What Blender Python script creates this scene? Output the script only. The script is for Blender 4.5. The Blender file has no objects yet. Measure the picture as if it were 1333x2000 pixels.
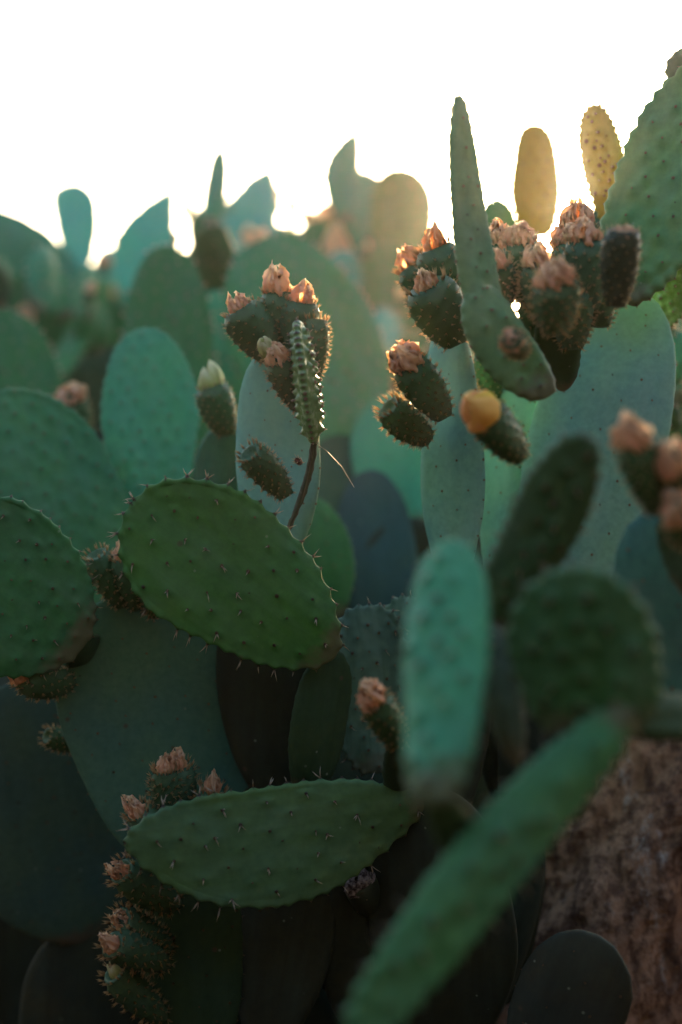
import bpy, math, random
import numpy as np
from mathutils import Vector, Matrix, Quaternion

# ------------------------------------------------------------------ camera, sky, sun, exposure
S = bpy.context.scene
COL = S.collection
CAM_H = 1.15            # camera height over the ground
K = 0.72 / 2000.0       # photo pixel -> metres per metre of distance (50 mm lens, 36 mm tall sensor)
FOCUS = 2.07

cam_d = bpy.data.cameras.new('camera')
cam = bpy.data.objects.new('camera', cam_d); COL.objects.link(cam)
cam.location = (0, 0, CAM_H); cam.rotation_euler = (math.radians(90), 0, 0)
cam_d.sensor_fit = 'VERTICAL'; cam_d.sensor_height = 36; cam_d.lens = 50
cam_d.clip_start = 0.05; cam_d.clip_end = 2000
cam_d.dof.use_dof = True; cam_d.dof.focus_distance = FOCUS; cam_d.dof.aperture_fstop = 1.2
S.camera = cam

SUN_EL, SUN_AZ = math.radians(11.4), math.radians(9.03)
world = bpy.data.worlds.new('World'); S.world = world; world.use_nodes = True
wn = world.node_tree.nodes; wl = world.node_tree.links; wn.clear()
sky = wn.new('ShaderNodeTexSky'); sky.sky_type = 'NISHITA'; sky.sun_disc = False
sky.sun_elevation = SUN_EL; sky.sun_rotation = SUN_AZ
sky.air_density = 1.0; sky.dust_density = 3.0; sky.ozone_density = 1.0
bg = wn.new('ShaderNodeBackground'); bg.inputs['Strength'].default_value = 0.15
wo = wn.new('ShaderNodeOutputWorld')
wl.new(sky.outputs[0], bg.inputs[0]); wl.new(bg.outputs[0], wo.inputs[0])

sun_d = bpy.data.lights.new('sun', 'SUN'); sun_d.energy = 5.0; sun_d.angle = math.radians(0.5)
sun_d.color = (1.0, 0.70, 0.38)
sun = bpy.data.objects.new('sun', sun_d); COL.objects.link(sun)
sv = Vector((math.sin(SUN_AZ) * math.cos(SUN_EL), math.cos(SUN_AZ) * math.cos(SUN_EL), math.sin(SUN_EL)))
sun.rotation_mode = 'QUATERNION'; sun.rotation_quaternion = sv.to_track_quat('Z', 'Y')
sun.location = sv * 60

S.view_settings.view_transform = 'Standard'; S.view_settings.look = 'None'
S.view_settings.gamma = 1; S.view_settings.use_curve_mapping = False
S.view_settings.exposure = 2.18
cy = S.cycles
cy.use_denoising = True
try: cy.denoiser = 'OPENIMAGEDENOISE'
except Exception: pass
cy.max_bounces = 6; cy.diffuse_bounces = 3; cy.glossy_bounces = 3; cy.transmission_bounces = 4
cy.volume_bounces = 0; cy.transparent_max_bounces = 8
cy.sample_clamp_indirect = 4.0
cy.use_adaptive_sampling = False

# ------------------------------------------------------------------ helpers
def P(x, y, d):
    """a point seen at photo pixel (x, y), standing d metres from the camera"""
    return Vector(((x - 666.5) * K * d, d, CAM_H + (1000 - y) * K * d))

def mesh_obj(name, verts, faces, mats, parent=None, loc=None, smooth=True, fmat=None, attrs=None):
    me = bpy.data.meshes.new(name)
    v = np.asarray(verts, dtype=np.float32)
    origin = Vector(loc) if loc is not None else Vector((0, 0, 0))
    v = v - np.array(origin, dtype=np.float32)
    me.from_pydata(v.tolist(), [], faces)
    for m in (mats if isinstance(mats, (list, tuple)) else [mats]): me.materials.append(m)
    if smooth: me.polygons.foreach_set('use_smooth', [True] * len(me.polygons))
    if fmat is not None: me.polygons.foreach_set('material_index', fmat)
    if attrs:
        for k, a in attrs.items():
            at = me.attributes.new(k, 'FLOAT', 'POINT')
            at.data.foreach_set('value', np.asarray(a, dtype=np.float32).ravel())
    me.update()
    o = bpy.data.objects.new(name, me); COL.objects.link(o)
    po = Vector((0, 0, 0))
    if parent is not None:
        o.parent = parent
        po = Vector(parent['_w'])
    o.location = origin - po
    o['_w'] = tuple(origin)
    return o

def thing(name, label, cat, loc, group=None):
    o = bpy.data.objects.new(name, None); COL.objects.link(o)
    o.location = loc; o['_w'] = tuple(loc)
    o.empty_display_size = 0.1
    o['label'] = label; o['category'] = cat
    if group: o['group'] = group
    return o

# ------------------------------------------------------------------ materials
def nt_new(name):
    m = bpy.data.materials.new(name); m.use_nodes = True
    n = m.node_tree.nodes; n.clear()
    return m, n, m.node_tree.links

def mixc(n, l, fac, a, b, mode='MIX'):
    x = n.new('ShaderNodeMix'); x.data_type = 'RGBA'; x.blend_type = mode
    for sock, v in ((x.inputs[0], fac), (x.inputs[6], a), (x.inputs[7], b)):
        if hasattr(v, 'is_linked') or isinstance(v, bpy.types.NodeSocket): l.new(v, sock)
        else: sock.default_value = v
    return x.outputs[2]

def ramp(n, l, src, p0, p1, c0=(0, 0, 0, 1), c1=(1, 1, 1, 1)):
    r = n.new('ShaderNodeValToRGB'); l.new(src, r.inputs[0])
    r.color_ramp.elements[0].position = p0; r.color_ramp.elements[1].position = p1
    r.color_ramp.elements[0].color = c0; r.color_ramp.elements[1].color = c1
    return r.outputs[0]

def noise(n, l, vec, scale, detail=4, rough=0.55):
    t = n.new('ShaderNodeTexNoise'); t.inputs['Scale'].default_value = scale
    t.inputs['Detail'].default_value = detail; t.inputs['Roughness'].default_value = rough
    l.new(vec, t.inputs['Vector'])
    return t.outputs['Fac']

def attr(n, name):
    a = n.new('ShaderNodeAttribute'); a.attribute_name = name
    return a.outputs['Fac']

def mul(n, l, a, b, op='MULTIPLY'):
    x = n.new('ShaderNodeMath'); x.operation = op
    for s, v in ((x.inputs[0], a), (x.inputs[1], b)):
        if isinstance(v, (int, float)): s.default_value = v
        else: l.new(v, s)
    return x.outputs[0]

def make_pad_mat(name, rough=0.5, bloom=0.25, bloom_col=(0.24, 0.40, 0.33, 1), trans=0.0, trans_col=(0.35, 0.42, 0.05, 1), scar=1.0, spec=0.25):
    """cactus skin; the object's own colour is the hue of its flesh"""
    m, n, l = nt_new(name)
    oi = n.new('ShaderNodeObjectInfo'); tc = n.new('ShaderNodeTexCoord')
    off = n.new('ShaderNodeVectorMath'); off.operation = 'ADD'
    l.new(tc.outputs['Object'], off.inputs[0]); l.new(oi.outputs['Random'], off.inputs[1])
    ov = off.outputs[0]
    cv = n.new('ShaderNodeCombineXYZ')
    l.new(mul(n, l, attr(n, 'pv'), 70.0), cv.inputs[0]); l.new(mul(n, l, attr(n, 'pu'), 7.0), cv.inputs[1]); l.new(oi.outputs['Random'], cv.inputs[2])
    base = oi.outputs['Color']
    big = ramp(n, l, noise(n, l, ov, 9, 3), 0.3, 0.7)
    c = mixc(n, l, big, base, mixc(n, l, 1.0, base, (1.35, 1.18, 0.85, 1), 'MULTIPLY'))
    fine = ramp(n, l, noise(n, l, ov, 95, 5, 0.65), 0.3, 0.75)
    c = mixc(n, l, fine, mixc(n, l, 1.0, c, (0.78, 0.82, 0.8, 1), 'MULTIPLY'), mixc(n, l, 1.0, c, (1.15, 1.13, 1.1, 1), 'MULTIPLY'))
    streak = ramp(n, l, noise(n, l, cv.outputs[0], 0.5, 5, 0.6), 0.35, 0.72)
    patch = ramp(n, l, noise(n, l, ov, 14, 4), 0.35, 0.65)
    bl = mul(n, l, mul(n, l, streak, mul(n, l, mul(n, l, patch, 0.6), 0.4, 'ADD')), bloom)
    c = mixc(n, l, bl, c, bloom_col)
    # corky scars, small
    vo = n.new('ShaderNodeTexVoronoi'); vo.inputs['Scale'].default_value = 24; l.new(ov, vo.inputs['Vector'])
    vr = n.new('ShaderNodeSeparateColor'); l.new(vo.outputs['Color'], vr.inputs[0])
    sc = mul(n, l, ramp(n, l, vo.outputs['Distance'], 0.06, 0.13, (1, 1, 1, 1), (0, 0, 0, 1)), ramp(n, l, vr.outputs[0], 0.80, 0.84))
    c = mixc(n, l, mul(n, l, sc, 0.75 * scar), c, (0.10, 0.065, 0.045, 1))
    # pale flecks, yellowed patches and a corky neck
    v2 = n.new('ShaderNodeTexVoronoi'); v2.inputs['Scale'].default_value = 46; l.new(ov, v2.inputs['Vector'])
    v2c = n.new('ShaderNodeSeparateColor'); l.new(v2.outputs['Color'], v2c.inputs[0])
    fl = mul(n, l, ramp(n, l, v2.outputs['Distance'], 0.07, 0.12, (1, 1, 1, 1), (0, 0, 0, 1)), ramp(n, l, v2c.outputs[1], 0.86, 0.88))
    c = mixc(n, l, mul(n, l, fl, 0.5 * scar), c, (0.30, 0.36, 0.27, 1))
    ye = mul(n, l, ramp(n, l, noise(n, l, ov, 5.5, 5, 0.65), 0.56, 0.74), 0.35 * scar)
    c = mixc(n, l, ye, c, mixc(n, l, 1.0, c, (2.3, 1.35, 0.75, 1), 'MULTIPLY'))
    nk = mul(n, l, mul(n, l, noise(n, l, ov, 55, 5, 0.7), 0.06), attr(n, 'pu'), 'SUBTRACT')
    nkf = n.new('ShaderNodeMapRange'); l.new(nk, nkf.inputs[0])
    nkf.inputs[1].default_value = -0.012; nkf.inputs[2].default_value = 0.012
    c = mixc(n, l, mul(n, l, nkf.outputs[0], 0.7 * min(1, scar + .2)), c, (0.13, 0.09, 0.055, 1))
    # brown cushion of each areole, tan line along the rim
    ar = ramp(n, l, attr(n, 'ar'), 0.72, 0.95)
    c = mixc(n, l, ar, c, (0.045, 0.028, 0.02, 1))
    b = n.new('ShaderNodeBsdfPrincipled')
    l.new(c, b.inputs['Base Color'])
    rr = mul(n, l, mul(n, l, fine, 0.16), rough - 0.06, 'ADD'); l.new(rr, b.inputs['Roughness'])
    b.inputs['Specular IOR Level'].default_value = spec
    bp = n.new('ShaderNodeBump'); bp.inputs['Strength'].default_value = 0.25; bp.inputs['Distance'].default_value = 0.002
    hh = mul(n, l, mul(n, l, noise(n, l, ov, 60, 4), 0.7), mul(n, l, streak, 0.5), 'ADD')
    l.new(hh, bp.inputs['Height']); l.new(bp.outputs[0], b.inputs['Normal'])
    out = n.new('ShaderNodeOutputMaterial')
    if trans > 0:
        t = n.new('ShaderNodeBsdfTranslucent'); t.inputs[0].default_value = trans_col
        mx = n.new('ShaderNodeMixShader'); mx.inputs[0].default_value = trans
        l.new(b.outputs[0], mx.inputs[1]); l.new(t.outputs[0], mx.inputs[2]); l.new(mx.outputs[0], out.inputs[0])
    else:
        l.new(b.outputs[0], out.inputs[0])
    return m

def make_thin_mat(name, col, tcol, trans=0.5, rough=0.5):
    m, n, l = nt_new(name)
    oi = n.new('ShaderNodeObjectInfo')
    b = n.new('ShaderNodeBsdfPrincipled'); b.inputs['Roughness'].default_value = rough
    at = attr(n, 'tip')
    l.new(mixc(n, l, at, (col[0] * 0.12, col[1] * 0.09, col[2] * 0.09, 1), (*col, 1)), b.inputs['Base Color'])
    t = n.new('ShaderNodeBsdfTranslucent'); t.inputs[0].default_value = (*tcol, 1)
    mx = n.new('ShaderNodeMixShader'); mx.inputs[0].default_value = trans
    out = n.new('ShaderNodeOutputMaterial')
    l.new(b.outputs[0], mx.inputs[1]); l.new(t.outputs[0], mx.inputs[2]); l.new(mx.outputs[0], out.inputs[0])
    return m

def make_petal_mat(name, c0, c1, c2, tcol, trans=0.45, brown=0.0, rmix=0.6, tipmix=0.6):
    m, n, l = nt_new(name)
    tc = n.new('ShaderNodeTexCoord')
    r = attr(n, 'rnd'); tip = attr(n, 'tip')
    nz = ramp(n, l, noise(n, l, tc.outputs['Object'], 160, 5, 0.7), 0.3, 0.7)
    c = mixc(n, l, nz, (*c0, 1), (*c1, 1))
    br = mul(n, l, ramp(n, l, noise(n, l, tc.outputs['Object'], 75, 4, 0.6), 0.50, 0.64), brown)
    c = mixc(n, l, br, c, (0.24, 0.08, 0.045, 1))
    c = mixc(n, l, mul(n, l, r, rmix), c, (*c2, 1))
    c = mixc(n, l, mul(n, l, tip, tipmix), c, (0.95, 0.85, 0.66, 1))
    b = n.new('ShaderNodeBsdfPrincipled'); b.inputs['Roughness'].default_value = 0.65
    l.new(c, b.inputs['Base Color'])
    bp = n.new('ShaderNodeBump'); bp.inputs['Strength'].default_value = 0.6; bp.inputs['Distance'].default_value = 0.002
    l.new(noise(n, l, tc.outputs['Object'], 220, 4), bp.inputs['Height']); l.new(bp.outputs[0], b.inputs['Normal'])
    t = n.new('ShaderNodeBsdfTranslucent'); l.new(mixc(n, l, 0.5, c, (*tcol, 1)), t.inputs[0])
    mx = n.new('ShaderNodeMixShader'); mx.inputs[0].default_value = trans
    out = n.new('ShaderNodeOutputMaterial')
    l.new(b.outputs[0], mx.inputs[1]); l.new(t.outputs[0], mx.inputs[2]); l.new(mx.outputs[0], out.inputs[0])
    return m

M_OLD = make_pad_mat('cactus_skin_glaucous', 0.62, 0.40, spec=.18, scar=.45)
M_PAD = make_pad_mat('cactus_skin_green', 0.50, 0.16, scar=0.8, spec=.16)
M_DIM = make_pad_mat('cactus_skin_dim', 0.66, 0.06, spec=.15)
M_YOUNG = make_pad_mat('cactus_skin_young', 0.25, 0.08, trans=0.10, scar=0.0, spec=.65)
M_GLOW = make_pad_mat('cactus_skin_backlit', 0.45, 0.05, trans=0.17, trans_col=(0.78, 0.56, 0.03, 1), scar=0.0)  # gold glare near the sun is put into the transmitted colour
M_FRUIT = make_pad_mat('fruit_skin', 0.48, 0.10, trans=0.05, scar=0.0)
M_SPINE = make_thin_mat('spine', (0.60, 0.55, 0.45), (0.85, 0.62, 0.32), 0.35)
M_TUFT = make_thin_mat('glochid', (0.26, 0.16, 0.09), (1.0, 0.78, 0.48), 0.62)
M_TUFT_DARK = make_thin_mat('glochid_brown', (0.10, 0.065, 0.045), (0.55, 0.32, 0.12), 0.25)
M_PETAL = make_petal_mat('dried_petal', (0.95, 0.52, 0.30), (0.97, 0.74, 0.52), (0.90, 0.36, 0.22), (1.0, 0.70, 0.36), 0.58, 0.16)
M_FRESH = make_petal_mat('fresh_petal', (0.95, 0.34, 0.12), (0.97, 0.48, 0.34), (0.97, 0.66, 0.03), (0.95, 0.6, 0.2), 0.35, 0.0, 1.0, 0.15)
M_BUD = make_petal_mat('bud_petal', (0.40, 0.46, 0.12), (0.55, 0.52, 0.20), (0.30, 0.40, 0.10), (0.7, 0.7, 0.2), 0.3)

# base colours of the pads
GREEN = (0.034, 0.145, 0.054)
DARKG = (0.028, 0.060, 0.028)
STEM = (0.027, 0.033, 0.022)  # darkened: shade among the low stems is put into this colour
LIGHT = (0.048, 0.250, 0.145)
TEAL = (0.055, 0.210, 0.165)
BLUE = (0.145, 0.350, 0.315)
OLIVE = (0.14, 0.145, 0.018)  # yellowed by the sun's glare, put into the base colour
YOUNG = (0.070, 0.170, 0.060)
FRUITC = (0.040, 0.095, 0.040)

# ------------------------------------------------------------------ hairs and spines as cones
class Hairs:
    def __init__(self): self.v = []; self.f = []; self.t = []
    def cone(self, p, d, ln, r, curve=0.0):
        d = d.normalized()
        a = d.orthogonal().normalized(); b = d.cross(a)
        i = len(self.v)
        for k in range(3):
            an = k * 2.0944
            self.v.append(tuple(p + (a * math.cos(an) + b * math.sin(an)) * r)); self.t.append(0.0)
        mid = p + d * ln * 0.5 + a * curve * ln
        for k in range(3):
            an = k * 2.0944
            self.v.append(tuple(mid + (a * math.cos(an) + b * math.sin(an)) * r * 0.75)); self.t.append(0.85)
        self.v.append(tuple(p + d * ln)); self.t.append(1.0)
        for k in range(3):
            k2 = (k + 1) % 3
            self.f.append((i + k, i + k2, i + 3 + k2, i + 3 + k)); self.f.append((i + 3 + k, i + 3 + k2, i + 6))
    def cushion(self, p, n, r):
        a = n.orthogonal().normalized(); b = n.cross(a); i = len(self.v)
        for k in range(6):
            an = k * 1.0472
            self.v.append(tuple(p + (a * math.cos(an) + b * math.sin(an)) * r - n * r * .4)); self.t.append(0.0)
        self.v.append(tuple(p + n * r * .55)); self.t.append(0.15)
        for k in range(6): self.f.append((i + k, i + (k + 1) % 6, i + 6))
    def build(self, name, mat, parent, loc):
        if not self.v: return None
        o = mesh_obj(name, self.v, self.f, mat, parent, loc, smooth=True, attrs={'tip': self.t})
        o['kind'] = 'stuff'
        return o

def rvec(rng): return Vector((rng.gauss(0, 1), rng.gauss(0, 1), rng.gauss(0, 1))).normalized()

# ------------------------------------------------------------------ pad
SEED = [7]
def pad(plant, base, tip, w, roll=0, T=0.012, a=0.62, b=0.45, bend=0.0, side=0.0, col=GREEN, mat=None, sp=0.033,
        bump=0.0016, br=0.007, spines=(0, 1), slen=(0.008, 0.016), tuft=3, tlen=0.0035, wave=0.004, res=(44, 72),
        scallop=0.0, world=False, margin=True, ntop=2.4, label=None, hairs=True, rim_tuft=1.0, cush=.0028, srad=.0008, tmat=None):
    """one flat cactus stem joint. base/tip: (x, y, d) photo pixel and distance, or world points. w: half width (px at its depth)"""
    SEED[0] += 1
    rng = random.Random(SEED[0] * 131); nr = np.random.RandomState(SEED[0] * 17 + 3)
    if world: A, B = Vector(base), Vector(tip); Wd = w
    else:
        A, B = P(*base), P(*tip); Wd = w * K * 0.5 * (base[2] + tip[2]); side = side * K * 0.5 * (base[2] + tip[2])
    L = (B - A).length; ax = (B - A) / L
    toc = (Vector((0, 0, CAM_H)) - (A + B) / 2).normalized()
    nrm = (toc - ax * toc.dot(ax)).normalized()
    nrm = Quaternion(ax, math.radians(roll)) @ nrm
    wax = ax.cross(nrm)
    nt, nf = res
    ts = (1 - np.cos(np.pi * (np.arange(nt) + 0.5) / nt)) / 2
    f = lambda t: (t ** a) * ((1 - t) ** b)
    fm = f(a / (a + b))
    wt = Wd * f(ts) / fm
    ph = 2 * np.pi * np.arange(nf) / nf
    cx = np.sign(np.cos(ph)) * np.abs(np.cos(ph)) ** (2 / ntop)
    sz = np.sign(np.sin(ph)) * np.abs(np.sin(ph)) ** (2 / ntop)
    ht = T * (4 * ts * (1 - ts)) ** 0.36 * (1.12 - 0.3 * ts)
    # uneven outline
    o1, o2, o3 = nr.rand(3) * 6.28
    wob = 1 + 0.025 * np.sin(ts * 7 + o1) + 0.018 * np.sin(ts * 13 + o2)
    X = (wt * wob)[:, None] * cx[None, :] + (Wd * 0.04 * np.sin(ts * 5 + o3) * np.sin(np.pi * ts))[:, None]
    Y = np.repeat((ts * L)[:, None], nf, 1)
    Z = ht[:, None] * sz[None, :]
    U = X / Wd; V = Y / L
    for _ in range(4):
        kx, ky, p0 = nr.uniform(-3.2, 3.2), nr.uniform(-5, 5), nr.rand() * 6.28
        Z = Z + wave * 0.5 * np.sin(kx * U + ky * V + p0) * np.clip(4 * V, 0, 1)
    # thickness swells and hollows a little
    for _ in range(3):
        kx, ky, p0 = nr.uniform(-5, 5), nr.uniform(-8, 8), nr.rand() * 6.28
        Z = Z + 0.09 * ht[:, None] * sz[None, :] * np.sin(kx * U + ky * V + p0)
    sgn = 4 * V * (1 - V)
    X = X + side * sgn
    Z = Z + bend * sgn
    Pg = np.stack([X, Y, Z], -1)
    dt = np.gradient(Pg, axis=0); dp = np.roll(Pg, -1, 1) - np.roll(Pg, 1, 1)
    Ng = np.cross(dt, dp); Ng /= (np.linalg.norm(Ng, axis=-1, keepdims=True) + 1e-12)
    # areoles
    idx = []
    def add(t, xr, s):
        i = int(np.argmin(np.abs(ts - t)))
        an = math.acos(max(-1, min(1, math.copysign(abs(xr) ** (ntop / 2), xr))))
        if s < 0: an = 2 * math.pi - an
        idx.append((i, int(round(an / (2 * math.pi) * nf)) % nf))
    row = 0; t = sp * 0.55 / L
    while t < 1:
        half = Wd * f(t) / fm
        x0 = (sp * 0.5 if row % 2 else 0)
        n = int(half / sp) + 2
        for j in range(-n, n + 1):
            x = x0 + j * sp + rng.uniform(-1, 1) * sp * 0.2
            if abs(x) < half - 0.010:
                for s in (1, -1): add(min(.995, max(.005, t + rng.uniform(-1, 1) * sp * 0.2 / L)), x / half, s)
        t += sp * 0.80 / L; row += 1
    nface = len(idx)
    if margin:
        arc = 0; last = -1
        per = np.concatenate([[0], np.cumsum(np.hypot(np.diff(wt), np.diff(ts * L)))])
        q = sp * 0.5
        while q < per[-1]:
            i = int(np.argmin(np.abs(per - q)))
            idx.append((i, 0)); idx.append((int(np.argmin(np.abs(per - q - sp * 0.3))), nf // 2))
            q += sp * 0.66 * rng.uniform(.85, 1.15)
        idx.append((nt - 1, 0))
    ar = np.zeros((nt, nf))
    disp = np.zeros((nt, nf))
    ap = []
    if idx:
        for k, (i, j) in enumerate(idx):
            c = Pg[i, j]
            d2 = ((Pg - c) ** 2).sum(-1)
            # only the same side of the pad
            facing = (Ng * Ng[i, j]).sum(-1) > 0.1
            g = np.exp(-d2 / (2 * (br * 0.55) ** 2)) * facing
            disp = np.maximum(disp, g)
            ar = np.maximum(ar, np.exp(-d2 / (2 * 0.0032 ** 2)) * facing)
            ap.append((i, j, k >= nface))
        if not hairs: ar[:] = 0
        if scallop:
            edge = np.abs(cx)[None, :] ** 6
            Pg = Pg + Ng * (disp * edge * scallop)[..., None]
        Pg = Pg + Ng * (disp * bump)[..., None]
    R = np.array([[wax.x, ax.x, nrm.x], [wax.y, ax.y, nrm.y], [wax.z, ax.z, nrm.z]])
    Wp = Pg @ R.T + np.array(A)
    Wn = Ng @ R.T
    verts = Wp.reshape(-1, 3)
    b0 = Wp[0].mean(0); b1 = Wp[-1].mean(0) + np.array(ax) * (L * (1 - ts[-1])) * 0.8
    verts = np.vstack([verts, b0, b1])
    faces = []
    for i in range(nt - 1):
        for j in range(nf):
            j2 = (j + 1) % nf
            faces.append((i * nf + j, (i + 1) * nf + j, (i + 1) * nf + j2, i * nf + j2))
    e0, e1 = nt * nf, nt * nf + 1
    for j in range(nf):
        j2 = (j + 1) % nf
        faces.append((e0, j, j2)); faces.append((e1, (nt - 1) * nf + j2, (nt - 1) * nf + j))
    ext = lambda g: np.concatenate([g.ravel(), [g[0].mean(), g[-1].mean()]])
    o = mesh_obj('pad', verts, faces, mat or M_PAD, plant, A,
                 attrs={'ar': ext(ar), 'pu': ext(Y), 'pv': ext(X)})
    jit = 1 + nr.uniform(-.08, .08)
    o.color = (col[0] * jit, col[1] * jit, col[2] * jit, 1)
    if label: o['label'] = label
    if hairs and ap:
        hs, ht_ = Hairs(), Hairs()
        for (i, j, edge) in ap:
            p = Vector(Wp[i, j]); n = Vector(Wn[i, j])
            if rng.random() < 0.10: continue
            for _ in range(rng.randint(spines[0], spines[1])):
                d = n + rvec(rng) * 0.55 + Vector((0, 0, -0.25))
                if d.dot(n) < 0.15: d = d + n * 0.5
                hs.cone(p - n * 0.0005, d, rng.uniform(*slen), srad * rng.uniform(.8, 1.25), rng.uniform(-.06, .06))
            ht_.cushion(p, n, cush * rng.uniform(.55, 1.3))
            kt = int(round(tuft * (rim_tuft if edge else 1)))
            for _ in range(kt):
                d = n * 1.0 + rvec(rng) * 0.6
                ht_.cone(p - n * 0.0005 + rvec(rng) * 0.0009, d, tlen * rng.uniform(.6, 1.3), 0.0003 + tlen * 0.035)
        hs.build('spine_cover', M_SPINE, o, A)
        ht_.build('glochid_tufts', tmat or M_TUFT_DARK, o, A)
    return o

# ------------------------------------------------------------------ fruit and flower
def flower(parent, A, ax, ln, r, kind, rng):
    """crumpled petals wrapped round each other, pinched at the tip"""
    mat = {'dry': M_PETAL, 'fresh': M_FRESH, 'bud': M_BUD}[kind]
    u = ax.orthogonal().normalized(); v = ax.cross(u)
    V, F, Rn, Tp = [], [], [], []
    npet = {'dry': 9, 'fresh': 9, 'bud': 6}[kind]
    np_, nq = 9, 8
    for k in range(npet):
        a0 = k * 2.399 + rng.uniform(-.3, .3)
        hw = {'dry': rng.uniform(.35, .8), 'fresh': rng.uniform(.6, 1.0), 'bud': 1.2}[kind]
        rr = r * (0.72 + 0.30 * k / npet)
        l2 = ln * rng.uniform(.62, 1.12) * (1.0 if kind != 'bud' else .95)
        rv = rng.random(); tw = rng.uniform(-.5, .5) * (1 if kind != 'bud' else .2)
        fl = rng.uniform(-.05, .28) if kind == 'dry' else (0.12 if kind == 'fresh' else -.02)
        f1, f2 = rng.uniform(0, 6.3), rng.uniform(3, 6)
        i0 = len(V)
        for i in range(np_):
            p = i / (np_ - 1)
            prof = (0.80 + 0.72 * p - 1.30 * p ** 2.1 + fl * p ** 3)
            if kind == 'bud': prof = 0.75 * math.sqrt(max(0.0, 1 - (p * 0.98) ** 2.4)) + 0.05
            if kind == 'fresh': prof = 0.82 * math.sqrt(max(0.0, 1 - (p * 0.998) ** 2.2)) * (0.75 + .25 * min(1, p * 4)) + 0.03
            prof = max(prof, 0.06)
            for j in range(nq):
                q = j / (nq - 1) * 2 - 1
                an = a0 + q * hw * (1 - .35 * p) + tw * p
                crum = (0.24 if kind == 'dry' else .05) * math.sin(q * f2 + f1 + p * 5) + (0.15 if kind == 'dry' else .02) * rng.uniform(-1, 1)
                rad = rr * prof * (1 + crum)
                h = l2 * p * (1 - .16 * q * q * p) + (ln * .04 * rng.uniform(-1, 1) if kind == 'dry' and p > .5 else 0)
                jv = rvec(rng) * (r * (.05 + .12 * p)) if kind == 'dry' else Vector((0, 0, 0))
                V.append(tuple(A + u * (math.cos(an) * rad) + v * (math.sin(an) * rad) + ax * h + jv))
                Rn.append(rv); Tp.append(p ** 2)
        for i in range(np_ - 1):
            for j in range(nq - 1):
                x = i0 + i * nq + j
                F.append((x, x + 1, x + nq + 1, x + nq))
    return mesh_obj({'dry': 'dried_flower', 'fresh': 'flower', 'bud': 'flower_bud'}[kind], V, F, mat, parent, A, attrs={'rnd': Rn, 'tip': Tp})

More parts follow.
